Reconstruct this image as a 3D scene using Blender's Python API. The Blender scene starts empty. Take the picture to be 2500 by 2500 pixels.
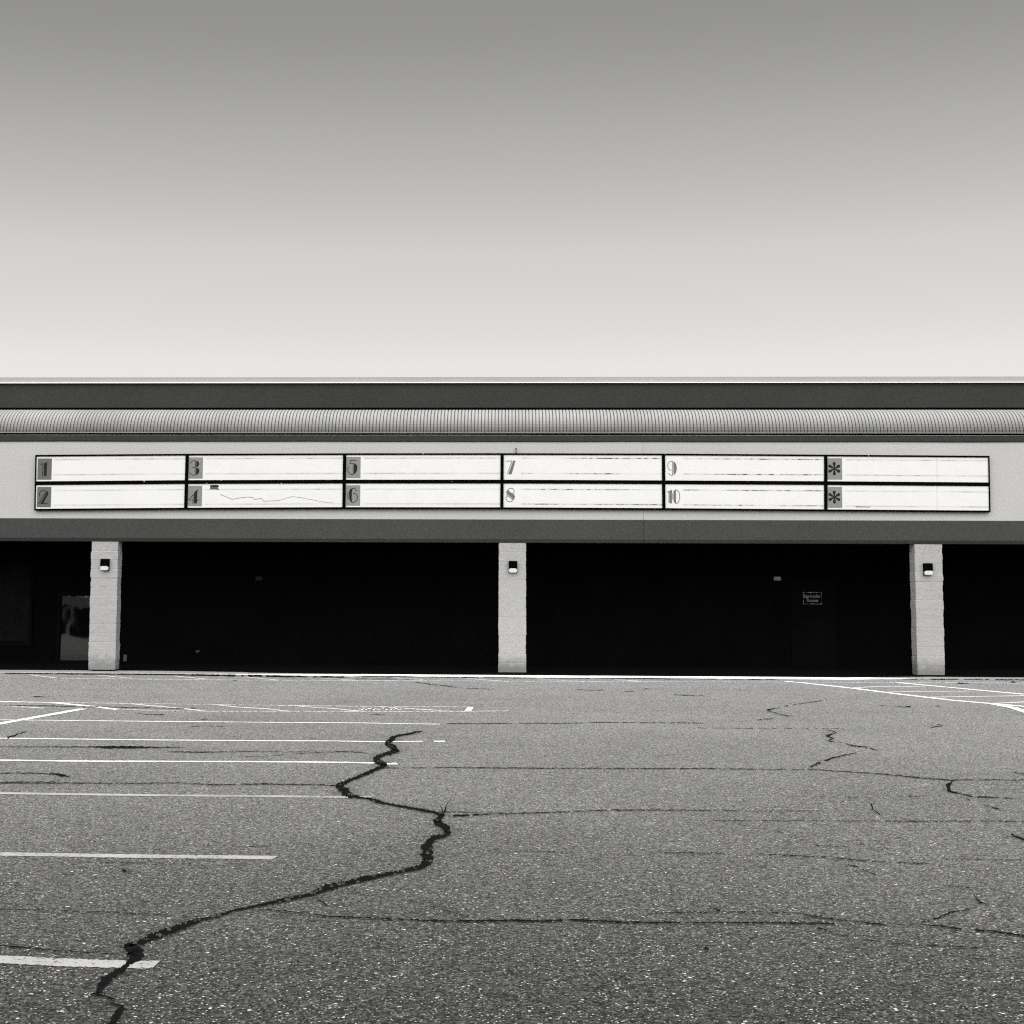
import bpy, bmesh, math, random
from mathutils import Vector, Matrix, noise as mnoise
random.seed(7)
R = math.radians
scene = bpy.context.scene
COL = scene.collection

# ------------------------------------------------------------------ camera
F, CX, CY = 3629.8, 1109.8, 1142.4            # focal length and principal point, in 1/2500 of the frame
YAW, PITCH, ROLL = 0.03696, 0.08967, 0.00467
EYE = Vector((-0.0702, -33.091, 1.6031))
r0 = Vector((math.cos(YAW), math.sin(YAW), 0)); f0 = Vector((-math.sin(YAW), math.cos(YAW), 0)); u0 = Vector((0, 0, 1))
f1 = f0*math.cos(PITCH) + u0*math.sin(PITCH); u1 = -f0*math.sin(PITCH) + u0*math.cos(PITCH)
CXV = r0*math.cos(ROLL) + u1*math.sin(ROLL); CYV = -r0*math.sin(ROLL) + u1*math.cos(ROLL)
cam = bpy.data.cameras.new('camera'); cam_ob = bpy.data.objects.new('camera', cam); COL.objects.link(cam_ob)
cam.sensor_fit = 'HORIZONTAL'; cam.sensor_width = 56.0; cam.lens = F/2500*56.0
cam.shift_x = (1250-CX)/2500; cam.shift_y = -(1250-CY)/2500
cam.clip_start = 0.1; cam.clip_end = 6000
m = Matrix.Identity(4)
for i in range(3):
    m[i][0] = CXV[i]; m[i][1] = CYV[i]; m[i][2] = -f1[i]; m[i][3] = EYE[i]
cam_ob.matrix_world = m
scene.camera = cam_ob

# ------------------------------------------------------------------ light
SUN_EL, SUN_AZ = R(83.6), R(8)                # sun high behind the building
scene.view_settings.view_transform = 'Standard'; scene.view_settings.look = 'None'
scene.view_settings.gamma = 1; scene.view_settings.use_curve_mapping = False
scene.view_settings.exposure = 1.0
scene.cycles.use_denoising = False
scene.cycles.max_bounces = 8
scene.cycles.filter_width = 1.2
sun = bpy.data.lights.new('sun', 'SUN'); sun.energy = 4.6; sun.angle = R(0.5); sun.color = (1, 0.985, 0.955)
sun_ob = bpy.data.objects.new('sun', sun); COL.objects.link(sun_ob)
sdir = Vector((math.sin(SUN_AZ)*math.cos(SUN_EL), math.cos(SUN_AZ)*math.cos(SUN_EL), math.sin(SUN_EL)))
sun_ob.rotation_euler = sdir.to_track_quat('Z', 'Y').to_euler(); sun_ob.location = sdir*60

world = bpy.data.worlds.new('World'); scene.world = world; world.use_nodes = True
wt = world.node_tree; wt.nodes.clear()
def N(t, kind, **kw):
    n = t.nodes.new(kind)
    for k, v in kw.items():
        if k == 'inp':
            for a, b in v.items(): n.inputs[a].default_value = b
        else: setattr(n, k, v)
    return n
def math_(t, op, a, b=None, c=None, clamp=False):
    n = t.nodes.new('ShaderNodeMath'); n.operation = op; n.use_clamp = clamp
    for i, v in enumerate((a, b, c)):
        if v is None: continue
        if isinstance(v, (int, float)): n.inputs[i].default_value = v
        else: t.links.new(v, n.inputs[i])
    return n.outputs[0]
def maprange(t, v, a, b, c=0.0, d=1.0, smooth=True):
    n = t.nodes.new('ShaderNodeMapRange'); n.interpolation_type = 'SMOOTHSTEP' if smooth else 'LINEAR'
    t.links.new(v, n.inputs[0])
    for i, x in enumerate((a, b, c, d)): n.inputs[i+1].default_value = x
    return n.outputs[0]
sky = N(wt, 'ShaderNodeTexSky'); sky.sky_type = 'NISHITA'; sky.sun_disc = False
sky.sun_elevation = SUN_EL; sky.sun_rotation = SUN_AZ; sky.air_density = 1.0; sky.dust_density = 1.0; sky.ozone_density = 1.0
# monochrome film behind a red filter: only the red part of the sky counts
sep = N(wt, 'ShaderNodeSeparateColor'); wt.links.new(sky.outputs[0], sep.inputs[0])
SKY_MUL = 0.1030
red = math_(wt, 'MULTIPLY', sep.outputs[0], SKY_MUL)
ramp = N(wt, 'ShaderNodeValToRGB'); wt.links.new(red, ramp.inputs[0])       # contrast of the film in the sky tones
els = ramp.color_ramp.elements
els[1].position = 0.001
for i, (a_, b_) in enumerate(((0.0, 0.02), (0.15, 0.07), (0.204, 0.150), (0.223, 0.214), (0.2605, 0.316), (0.30, 0.362), (0.327, 0.402), (0.45, 0.42), (1.0, 0.6))):
    e_ = els[i] if i < 2 else els.new(a_)
    e_.position = a_; e_.color = (b_, b_, b_, 1)
red = ramp.outputs[0]
tc = N(wt, 'ShaderNodeTexCoord'); sx = N(wt, 'ShaderNodeSeparateXYZ'); wt.links.new(tc.outputs['Generated'], sx.inputs[0])
# unseen bright cloud bank added behind the photographer to lift the shaded front
rear = maprange(wt, math_(wt, 'MULTIPLY', sx.outputs[1], -1.0), 0.30, 0.80)
high = maprange(wt, sx.outputs[2], 0.04, 0.20)
cn = N(wt, 'ShaderNodeTexNoise', inp={'Scale': 3.0, 'Detail': 6.0, 'Roughness': 0.6}); wt.links.new(tc.outputs['Generated'], cn.inputs['Vector'])
cl = maprange(wt, cn.outputs[0], 0.30, 0.48)
cloud = math_(wt, 'MULTIPLY', math_(wt, 'MULTIPLY', rear, high), cl)
FILL_CLOUD_L = 1.68
mixf = N(wt, 'ShaderNodeMix'); mixf.data_type = 'FLOAT'
wt.links.new(cloud, mixf.inputs[0]); wt.links.new(red, mixf.inputs[2]); mixf.inputs[3].default_value = FILL_CLOUD_L
tint = N(wt, 'ShaderNodeVectorMath', operation='SCALE'); tint.inputs[0].default_value = (1.0, 0.990, 0.965)
wt.links.new(mixf.outputs[0], tint.inputs['Scale'])
bg = N(wt, 'ShaderNodeBackground'); wt.links.new(tint.outputs[0], bg.inputs[0]); bg.inputs[1].default_value = 1.0
wo = N(wt, 'ShaderNodeOutputWorld'); wt.links.new(bg.outputs[0], wo.inputs[0])

# ------------------------------------------------------------------ surveying helpers: where a sight line meets a real surface
def ray(px, py):
    return (CXV*((px-CX)/F) + CYV*(-(py-CY)/F) + f1)
def ground(px, py, z=0.0):
    d = ray(px, py); t = (z-EYE.z)/d.z
    return EYE + d*t
def wall(px, py, Y=0.0):
    d = ray(px, py); t = (Y-EYE.y)/d.y
    return EYE + d*t
def zat(py, Y=0.0, px=1250): return wall(px, py, Y).z

# ------------------------------------------------------------------ materials
def newmat(name):
    m = bpy.data.materials.new(name); m.use_nodes = True; t = m.node_tree; t.nodes.clear()
    o = N(t, 'ShaderNodeOutputMaterial'); p = N(t, 'ShaderNodeBsdfPrincipled'); t.links.new(p.outputs[0], o.inputs[0])
    return m, t, p
def grey(t, fac, lo, hi):
    n = N(t, 'ShaderNodeMapRange'); t.links.new(fac, n.inputs[0]); n.inputs[1].default_value = 0; n.inputs[2].default_value = 1
    n.inputs[3].default_value = lo; n.inputs[4].default_value = hi; n.clamp = False
    return n.outputs[0]
def noise_mat(name, base, grain=0.12, gscale=45, big=0.06, bscale=0.6, rough=0.9, spec=0.2, bump=0.0, bumpscale=30, stretch=(1, 1, 1), metal=0.0):
    m, t, p = newmat(name)
    tc = N(t, 'ShaderNodeTexCoord'); mp = N(t, 'ShaderNodeMapping'); mp.inputs['Scale'].default_value = stretch
    t.links.new(tc.outputs['Object'], mp.inputs[0])
    a = N(t, 'ShaderNodeTexNoise', inp={'Scale': gscale, 'Detail': 3.0, 'Roughness': 0.7}); t.links.new(mp.outputs[0], a.inputs['Vector'])
    b = N(t, 'ShaderNodeTexNoise', inp={'Scale': bscale, 'Detail': 4.0, 'Roughness': 0.6}); t.links.new(mp.outputs[0], b.inputs['Vector'])
    ga = grey(t, a.outputs[0], 1-grain*2.2, 1+grain*2.2); gb = grey(t, b.outputs[0], 1-big*2.2, 1+big*2.2)
    v = math_(t, 'MULTIPLY', math_(t, 'MULTIPLY', ga, gb), base)
    cc = N(t, 'ShaderNodeCombineColor')
    for i in range(3): t.links.new(v, cc.inputs[i])
    t.links.new(cc.outputs[0], p.inputs['Base Color'])
    p.inputs['Roughness'].default_value = rough; p.inputs['Specular IOR Level'].default_value = spec; p.inputs['Metallic'].default_value = metal
    if bump:
        c = N(t, 'ShaderNodeTexNoise', inp={'Scale': bumpscale, 'Detail': 5.0, 'Roughness': 0.65}); t.links.new(mp.outputs[0], c.inputs['Vector'])
        bn = N(t, 'ShaderNodeBump', inp={'Strength': 1.0, 'Distance': bump}); t.links.new(c.outputs[0], bn.inputs['Height']); t.links.new(bn.outputs[0], p.inputs['Normal'])
    return m, t, p, v, cc
M = {}
M['stucco'] = noise_mat('pale_stucco', 0.545, 0.15, 30, 0.05, 0.35, bump=0.004, bumpscale=60)[0]
M['dark_stucco'] = noise_mat('dark_stucco', 0.066, 0.34, 32, 0.08, 0.4, bump=0.005, bumpscale=60)[0]
M['fascia'] = noise_mat('dark_parapet_stucco', 0.045, 0.34, 32, 0.08, 0.5, bump=0.004, bumpscale=60)[0]
M['coping'] = noise_mat('coping_metal', 0.40, 0.05, 20, 0.05, 0.8, rough=0.6, spec=0.4)[0]
M['drip'] = noise_mat('drip_edge_metal', 0.85, 0.03, 10, 0.04, 0.8, rough=0.4, spec=0.6)[0]
M['rib'] = noise_mat('ribbed_roof_metal', 0.160, 0.10, 25, 0.16, 0.5, rough=0.65, spec=0.25, stretch=(1, .35, .35))[0]
M['void'] = noise_mat('black_gap', 0.004, 0.05, 5, 0.05, 1, rough=1, spec=0.0)[0]  # shade of the recesses painted in as a near-black base
M['black_paint'] = noise_mat('black_painted_block', 0.0035, 0.3, 14, 0.2, 0.8, rough=1, spec=0.0, bump=0.004)[0]  # near-black base stands in for the deep shade under the canopy
M['frame'] = noise_mat('black_sign_frame', 0.003, 0.1, 8, 0.2, 1, rough=1, spec=0.0)[0]
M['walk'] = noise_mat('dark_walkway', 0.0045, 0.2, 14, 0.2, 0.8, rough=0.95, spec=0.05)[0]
M['black_metal'] = noise_mat('black_lamp_metal', 0.006, 0.1, 30, 0.1, 2, rough=0.6, spec=0.2)[0]
M['black_paint_flat'] = noise_mat('black_lamp_in_shade', 0.003, 0.1, 30, 0.1, 2, rough=1, spec=0.0)[0]  # matt black lamp body without gloss
M['lens'] = noise_mat('white_lamp_lens', 0.72, 0.06, 60, 0.05, 6, rough=0.35, spec=0.5)[0]
M['tile_dark'] = noise_mat('grey_number_tile_dirty', 0.15, 0.25, 60, 0.05, 2, rough=0.8)[0]
M['tile'] = noise_mat('grey_number_tile', 0.27, 0.22, 60, 0.05, 2, rough=0.8)[0]
M['ink'] = noise_mat('black_numeral_paint', 0.018, 0.25, 60, 0.1, 2, rough=0.8)[0]
M['ink_grey'] = noise_mat('faded_numeral_paint', 0.17, 0.25, 60, 0.1, 2, rough=0.8)[0]
M['hole'] = noise_mat('torn_hole_inside', 0.12, 0.3, 40, 0.3, 10, rough=0.9)[0]
M['grey_metal'] = noise_mat('grey_metal', 0.16, 0.1, 20, 0.1, 2, rough=0.6)[0]
M['dim_metal'] = noise_mat('dark_painted_door', 0.0042, 0.1, 20, 0.2, 2, rough=0.9, spec=0.02)[0]
M['dim_panel'] = noise_mat('dark_poster_case_glass', 0.007, 0.3, 12, 0.4, 2, rough=0.9, spec=0.02)[0]
M['tar'] = noise_mat('crack_shadow', 0.0028, 0.4, 70, 0.3, 12, rough=1, spec=0.02)[0]
M['tar_soft'] = noise_mat('hairline_crack', 0.007, 0.5, 30, 0.5, 5, rough=1, spec=0.02)[0]

# painted block of the pillars: rough face, faint joints, dirty foot
def block_mat():
    m, t, p, v, cc = noise_mat('painted_split_block', 0.45, 0.14, 38, 0.05, 2.0, bump=0.006, bumpscale=38)
    g = N(t, 'ShaderNodeNewGeometry'); s = N(t, 'ShaderNodeSeparateXYZ'); t.links.new(g.outputs['Position'], s.inputs[0])
    n = N(t, 'ShaderNodeTexNoise', inp={'Scale': 7.0, 'Detail': 4.0}); t.links.new(g.outputs['Position'], n.inputs['Vector'])
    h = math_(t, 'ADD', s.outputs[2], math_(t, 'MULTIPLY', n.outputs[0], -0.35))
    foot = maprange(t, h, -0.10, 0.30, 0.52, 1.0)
    n2 = N(t, 'ShaderNodeTexNoise', inp={'Scale': 26.0, 'Detail': 5.0, 'Roughness': 0.75}); t.links.new(g.outputs['Position'], n2.inputs['Vector'])
    top = maprange(t, s.outputs[2], 2.45, 2.85, 0.0, 1.0)
    pit = math_(t, 'MULTIPLY', maprange(t, n2.outputs[0], 0.52, 0.66), top)
    pit = math_(t, 'SUBTRACT', 1.0, math_(t, 'MULTIPLY', pit, 0.45))
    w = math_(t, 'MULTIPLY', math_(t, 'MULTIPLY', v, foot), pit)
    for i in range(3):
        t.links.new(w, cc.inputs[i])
    return m
M['block'] = block_mat()

SHW, SHR = 1.0, 0.202
def asphalt_mat():
    m, t, p = newmat('weathered_asphalt')
    tc = N(t, 'ShaderNodeTexCoord'); O = tc.outputs['Object']
    def nz(scale, detail=3, rough=0.6):
        n = N(t, 'ShaderNodeTexNoise', inp={'Scale': scale, 'Detail': detail, 'Roughness': rough}); t.links.new(O, n.inputs['Vector']); return n.outputs[0]
    def vor(scale, feature='F1'):
        n = N(t, 'ShaderNodeTexVoronoi', inp={'Scale': scale}); n.feature = feature; t.links.new(O, n.inputs['Vector']); return n
    base = 0.0155
    fine = grey(t, nz(110, 4, 0.8), -1.6, 3.6)
    v1 = vor(80); s1 = N(t, 'ShaderNodeSeparateColor'); t.links.new(v1.outputs['Color'], s1.inputs[0])
    stone = math_(t, 'POWER', s1.outputs[0], 1.6)
    stone = grey(t, stone, 0.45, 1.9)
    mid = grey(t, nz(30, 4, 0.75), -0.05, 2.05)
    lump = grey(t, nz(9, 4, 0.8), 0.45, 1.55)
    big = grey(t, nz(0.9, 5, 0.6), 0.80, 1.20)
    huge = grey(t, nz(0.16, 4, 0.6), 0.70, 1.30)
    tex = math_(t, 'MULTIPLY', math_(t, 'MULTIPLY', math_(t, 'MAXIMUM', fine, 0.12), stone), math_(t, 'MULTIPLY', mid, lump))
    tex = math_(t, 'MULTIPLY', tex, math_(t, 'MULTIPLY', huge, big))
    v = math_(t, 'MULTIPLY', tex, base)
    # pale aggregate of many sizes and tones
    def pebbles(scale, thr, dist, lo, hi):
        q = vor(scale); sc_ = N(t, 'ShaderNodeSeparateColor'); t.links.new(q.outputs['Color'], sc_.inputs[0])
        k = math_(t, 'MULTIPLY', math_(t, 'GREATER_THAN', sc_.outputs[1], thr), math_(t, 'LESS_THAN', q.outputs['Distance'], dist))
        return k, grey(t, math_(t, 'POWER', sc_.outputs[2], 2.5), lo, hi)
    fin = v
    for args in ((120, .90, .50, .05, .30), (62, .955, .42, .06, .34), (36, .985, .33, .08, .32)):
        k, pv_ = pebbles(*args)
        mx = N(t, 'ShaderNodeMix'); mx.data_type = 'FLOAT'; t.links.new(k, mx.inputs[0]); t.links.new(fin, mx.inputs[2]); t.links.new(pv_, mx.inputs[3]); fin = mx.outputs[0]
    pit = maprange(t, nz(48, 3, 0.7), 0.34, 0.45, 0.25, 1.0)
    fin = math_(t, 'MAXIMUM', math_(t, 'MULTIPLY', fin, pit), 0.004)
    # hairline crazing, only in patches
    wv = N(t, 'ShaderNodeTexNoise', inp={'Scale': 5.0, 'Detail': 4.0, 'Roughness': 0.7}); t.links.new(O, wv.inputs['Vector'])
    wadd = N(t, 'ShaderNodeVectorMath', operation='MULTIPLY_ADD'); t.links.new(wv.outputs['Color'], wadd.inputs[0]); wadd.inputs[1].default_value = (.35, .35, .35); t.links.new(O, wadd.inputs[2])
    cz = N(t, 'ShaderNodeTexVoronoi', inp={'Scale': 0.75}); cz.feature = 'DISTANCE_TO_EDGE'; t.links.new(wadd.outputs[0], cz.inputs['Vector'])
    hair = math_(t, 'MULTIPLY', maprange(t, cz.outputs['Distance'], 0.002, 0.007, 1.0, 0.0), maprange(t, nz(0.35, 3, 0.6), 0.48, 0.60))
    hair = math_(t, 'MULTIPLY', hair, maprange(t, nz(11, 2, 0.6), 0.40, 0.55))
    hk = math_(t, 'SUBTRACT', 1.0, math_(t, 'MULTIPLY', hair, 0.8))
    fin = math_(t, 'MULTIPLY', fin, hk); pit = math_(t, 'MULTIPLY', pit, hk)
    # the dust that glows at a grazing view lies as unevenly as the stones
    dust = math_(t, 'MULTIPLY', math_(t, 'MINIMUM', math_(t, 'MAXIMUM', math_(t, 'MULTIPLY', math_(t, 'POWER', tex, 0.95), 0.95), 0.06), 2.6), pit)
    dc = N(t, 'ShaderNodeCombineColor')
    for i in range(3): t.links.new(dust, dc.inputs[i])
    t.links.new(dc.outputs[0], p.inputs['Sheen Tint'])
    cc = N(t, 'ShaderNodeCombineColor')
    for i in range(3): t.links.new(fin, cc.inputs[i])
    t.links.new(cc.outputs[0], p.inputs['Base Color'])
    p.inputs['Roughness'].default_value = 0.9; p.inputs['Specular IOR Level'].default_value = 0.0
    p.inputs['Sheen Weight'].default_value = SHW; p.inputs['Sheen Roughness'].default_value = SHR
    bsum = math_(t, 'ADD', nz(70, 4, 0.7), math_(t, 'MULTIPLY', v1.outputs['Distance'], -0.5))
    bn = N(t, 'ShaderNodeBump', inp={'Strength': 0.8, 'Distance': 0.0006}); t.links.new(bsum, bn.inputs['Height']); t.links.new(bn.outputs[0], p.inputs['Normal'])
    return m
M['asphalt'] = asphalt_mat()

def worn_paint(name, base, lo, hi, scale=45):
    """white road paint with worn pin-holes that show the asphalt (alpha cut)"""
    m, t, p = newmat(name)
    tc = N(t, 'ShaderNodeTexCoord')
    n = N(t, 'ShaderNodeTexNoise', inp={'Scale': scale, 'Detail': 4.0, 'Roughness': 0.7}); t.links.new(tc.outputs['Object'], n.inputs['Vector'])
    n2 = N(t, 'ShaderNodeTexNoise', inp={'Scale': 2.2, 'Detail': 4.0, 'Roughness': 0.6}); t.links.new(tc.outputs['Object'], n2.inputs['Vector'])
    s = math_(t, 'ADD', n.outputs[0], math_(t, 'MULTIPLY', math_(t, 'SUBTRACT', n2.outputs[0], 0.5), 0.35))
    a = maprange(t, s, lo, hi)
    t.links.new(a, p.inputs['Alpha'])
    v = grey(t, n2.outputs[0], base*0.75, base*1.25)
    cc = N(t, 'ShaderNodeCombineColor')
    for i in range(3): t.links.new(v, cc.inputs[i])
    t.links.new(cc.outputs[0], p.inputs['Base Color']); p.inputs['Roughness'].default_value = 0.8; p.inputs['Specular IOR Level'].default_value = 0.2
    return m
M['paint_near'] = worn_paint('worn_white_line_paint', 0.17, 0.34, 0.44)
M['paint'] = worn_paint('white_line_paint', 0.42, 0.33, 0.43)
M['paint_mid'] = worn_paint('scuffed_white_line_paint', 0.30, 0.34, 0.48, 25)
M['paint_thin'] = worn_paint('faded_white_line_paint', 0.38, 0.42, 0.56, 18)

# apron concrete
M['apron'] = noise_mat('sunlit_concrete', 0.62, 0.06, 12, 0.10, 0.9, rough=0.9, spec=0.1, bump=0.003)[0]

def panel_mat(name, tracks, amount, base=0.84):
    """white sign face with two dirty letter tracks; uv: u metres along, v 0..1 from the bottom"""
    m, t, p = newmat(name)
    uv = N(t, 'ShaderNodeUVMap'); uv.uv_map = 'UVMap'; s = N(t, 'ShaderNodeSeparateXYZ'); t.links.new(uv.outputs[0], s.inputs[0])
    tc = N(t, 'ShaderNodeTexCoord'); mp = N(t, 'ShaderNodeMapping'); mp.inputs['Scale'].default_value = (5.0, 1, 9); t.links.new(tc.outputs['Object'], mp.inputs[0])
    n = N(t, 'ShaderNodeTexNoise', inp={'Scale': 1.0, 'Detail': 6.0, 'Roughness': 0.75}); t.links.new(mp.outputs[0], n.inputs['Vector'])
    mp2 = N(t, 'ShaderNodeMapping'); mp2.inputs['Scale'].default_value = (0.8, 1, 3); t.links.new(tc.outputs['Object'], mp2.inputs[0])
    n2 = N(t, 'ShaderNodeTexNoise', inp={'Scale': 1.0, 'Detail': 2.0}); t.links.new(mp2.outputs[0], n2.inputs['Vector'])
    dirt = None
    for v0 in tracks:
        d = math_(t, 'ABSOLUTE', math_(t, 'SUBTRACT', s.outputs[1], v0))
        b = maprange(t, d, 0.014, 0.028, 1.0, 0.0)
        wide = maprange(t, d, 0.02, 0.06, 0.10, 0.0)
        k = math_(t, 'MULTIPLY', maprange(t, n.outputs[0], 0.42, 0.62 if amount > .5 else .70), maprange(t, n2.outputs[0], 0.34, 0.52))
        q = math_(t, 'ADD', math_(t, 'MULTIPLY', b, math_(t, 'ADD', math_(t, 'MULTIPLY', k, amount), 0.10)), math_(t, 'MULTIPLY', wide, maprange(t, n2.outputs[0], 0.3, 0.6)))
        dirt = q if dirt is None else math_(t, 'MAXIMUM', dirt, q)
    # track line stops short of the number
    dirt = math_(t, 'MULTIPLY', dirt, maprange(t, s.outputs[0], 0.36, 0.44))
    g = N(t, 'ShaderNodeTexNoise', inp={'Scale': 3.0, 'Detail': 5.0}); t.links.new(tc.outputs['Object'], g.inputs['Vector'])
    w = grey(t, g.outputs[0], base*0.95, base*1.05)
    mx = N(t, 'ShaderNodeMix'); mx.data_type = 'FLOAT'; t.links.new(dirt, mx.inputs[0]); t.links.new(w, mx.inputs[2]); mx.inputs[3].default_value = 0.04
    cc = N(t, 'ShaderNodeCombineColor')
    for i in range(3): t.links.new(mx.outputs[0], cc.inputs[i])
    t.links.new(cc.outputs[0], p.inputs['Base Color']); p.inputs['Roughness'].default_value = 0.45; p.inputs['Specular IOR Level'].default_value = 0.4
    return m
M['panel_up'] = panel_mat('white_sign_face_upper', (0.866, 0.258), 0.45)
M['panel_lo'] = panel_mat('white_sign_face_lower', (0.75, 0.14), 0.35)
M['panel_up_d'] = panel_mat('white_sign_face_upper_dirty', (0.866, 0.258), 0.95)
M['panel_lo_d'] = panel_mat('white_sign_face_lower_dirty', (0.75, 0.14), 0.85)

def glass_mat():
    m, t, p = newmat('dark_mirror_glass')
    p.inputs['Base Color'].default_value = (0.003, 0.003, 0.003, 1); p.inputs['Roughness'].default_value = 0.015; p.inputs['IOR'].default_value = 1.85
    tc = N(t, 'ShaderNodeTexCoord'); mp = N(t, 'ShaderNodeMapping'); mp.inputs['Scale'].default_value = (1.6, 1, 1.0); t.links.new(tc.outputs['Object'], mp.inputs[0])
    n = N(t, 'ShaderNodeTexNoise', inp={'Scale': 1.6, 'Detail': 1.0}); t.links.new(mp.outputs[0], n.inputs['Vector'])
    bn = N(t, 'ShaderNodeBump', inp={'Strength': 0.5, 'Distance': 0.0026}); t.links.new(n.outputs[0], bn.inputs['Height']); t.links.new(bn.outputs[0], p.inputs['Normal'])
    return m
M['glass'] = glass_mat()

# ------------------------------------------------------------------ mesh helpers
def make(name, verts, faces, mat, parent=None, smooth=False, uvs=None):
    me = bpy.data.meshes.new(name); me.from_pydata([tuple(v) for v in verts], [], faces); me.materials.append(mat)
    if uvs:
        ul = me.uv_layers.new(name='UVMap')
        for l in me.loops: ul.data[l.index].uv = uvs[l.vertex_index]
    if smooth:
        for p in me.polygons: p.use_smooth = True
    me.update()
    o = bpy.data.objects.new(name, me); COL.objects.link(o)
    if parent is not None: o.parent = parent
    return o
def empty(name, loc=(0, 0, 0)):
    o = bpy.data.objects.new(name, None); o.location = loc; o.empty_display_size = 0.3; COL.objects.link(o); return o
def tag(o, label, cat=None, group=None, kind=None):
    if label: o['label'] = label
    if cat: o['category'] = cat
    if group: o['group'] = group
    if kind: o['kind'] = kind
    return o
class MB:
    def __init__(s): s.v = []; s.f = []
    def box(s, x0, x1, y0, y1, z0, z1):
        b = len(s.v)
        s.v += [(x0,y0,z0),(x1,y0,z0),(x1,y1,z0),(x0,y1,z0),(x0,y0,z1),(x1,y0,z1),(x1,y1,z1),(x0,y1,z1)]
        s.f += [tuple(b+i for i in q) for q in ((0,3,2,1),(4,5,6,7),(0,1,5,4),(1,2,6,5),(2,3,7,6),(3,0,4,7))]
        return s
    def prism_y(s, pts, y0, y1):
        """outline pts (x,z) extruded from y0 (front) to y1"""
        b = len(s.v); n = len(pts)
        s.v += [(x, y0, z) for x, z in pts] + [(x, y1, z) for x, z in pts]
        s.f.append(tuple(b+i for i in range(n))); s.f.append(tuple(b+n+i for i in reversed(range(n))))
        for i in range(n):
            j = (i+1) % n; s.f.append((b+i, b+n+i, b+n+j, b+j))
        return s
    def extrude_x(s, prof, xs):
        """closed profile (y,z) swept along xs"""
        b = len(s.v); n = len(prof)
        for x in xs: s.v += [(x, y, z) for y, z in prof]
        for k in range(len(xs)-1):
            for i in range(n):
                j = (i+1) % n
                s.f.append((b+k*n+i, b+k*n+j, b+(k+1)*n+j, b+(k+1)*n+i))
        s.f.append(tuple(b+i for i in reversed(range(n)))); s.f.append(tuple(b+(len(xs)-1)*n+i for i in range(n)))
        return s
    def build(s, name, mat, parent=None, smooth=False, bevel=0.0):
        o = make(name, s.v, s.f, mat, parent, smooth)
        bm = bmesh.new(); bm.from_mesh(o.data); bmesh.ops.recalc_face_normals(bm, faces=bm.faces)
        if bevel: bmesh.ops.bevel(bm, geom=bm.edges[:], offset=bevel, segments=2, affect='EDGES')
        bm.to_mesh(o.data); bm.free(); return o

X0, X1 = -26.0, 26.0
def wavy_xs(step=1.0):
    n = int((X1-X0)/step); return [X0+(X1-X0)*i/n for i in range(n+1)]

# ------------------------------------------------------------------ the lot
def grid_sheet():
    vs = []; fs = []
    xs = [-1800, -400, -60, 60, 400, 1800]; ys = [-1800, -400, -60, 6, 400, 1800]
    for y in ys:
        for x in xs: vs.append((x, y, 0))
    n = len(xs)
    for j in range(n-1):
        for i in range(n-1): fs.append((j*n+i, j*n+i+1, (j+1)*n+i+1, (j+1)*n+i))
    return vs, fs
vs, fs = grid_sheet()
lot = make('parking_lot', vs, fs, M['asphalt']); tag(lot, 'cracked grey asphalt parking lot with worn white lines', kind='structure')

def ribbon(name, pts, mat, parent, z, jag=0.0, seg=5.0, wpx=False, width=0.13, breaks=0.0, seed=0):
    """pts: (px,py[,w]) sight-line points on the ground; real-width line (metres) or a crack whose width is given along the sight"""
    rnd = random.Random(seed)
    P = []
    for k in range(len(pts)-1):
        a, b = pts[k], pts[k+1]
        L = math.hypot(b[0]-a[0], (b[1]-a[1])*2.5); n = max(1, int(L/seg))
        for i in range(n): 
            t = i/n; P.append([a[j]+(b[j]-a[j])*t for j in range(len(a))])
    P.append(list(pts[-1]))
    verts = []; faces = []
    G = []
    for q in P:
        g = ground(q[0], q[1], z); G.append(g)
    for k, q in enumerate(P):
        if wpx:
            # ragged crack: offset edges independently
            w = q[2]
            a, b = P[max(0, k-1)], P[min(len(P)-1, k+1)]
            d = Vector((b[0]-a[0], b[1]-a[1])); d.normalize() if d.length else None
            nrm = Vector((-d.y, d.x))
            cx = q[0] + rnd.uniform(-1, 1)*jag*1.6; cy = q[1] + rnd.uniform(-1, 1)*jag*0.7
            jj = .45 if w > 4.5 else .75; ws = 1.0 if w > 4.5 else (0.85 if w > 3.2 else 0.66)
            h1 = w*ws*0.5*(1+rnd.uniform(-jj, jj)); h2 = w*ws*0.5*(1+rnd.uniform(-jj, jj))
            p1 = ground(cx+nrm.x*h1*1.25, cy+nrm.y*h1, z); p2 = ground(cx-nrm.x*h2*1.25, cy-nrm.y*h2, z)
        else:
            a, b = G[max(0, k-1)], G[min(len(G)-1, k+1)]
            d = (b-a); d.normalize(); nrm = Vector((-d.y, d.x, 0))
            h = width/2
            p1 = G[k]+nrm*(h+rnd.uniform(-1, 1)*jag); p2 = G[k]-nrm*(h+rnd.uniform(-1, 1)*jag)
        verts += [p1, p2]
    gap = 0
    for k in range(len(P)-1):
        if breaks:
            if gap > 0: gap -= 1; continue
            if rnd.random() < breaks: gap = rnd.randint(0, 2); continue
        faces.append((2*k, 2*k+1, 2*k+3, 2*k+2))
    return make(name, verts, faces, mat, parent)

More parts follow.
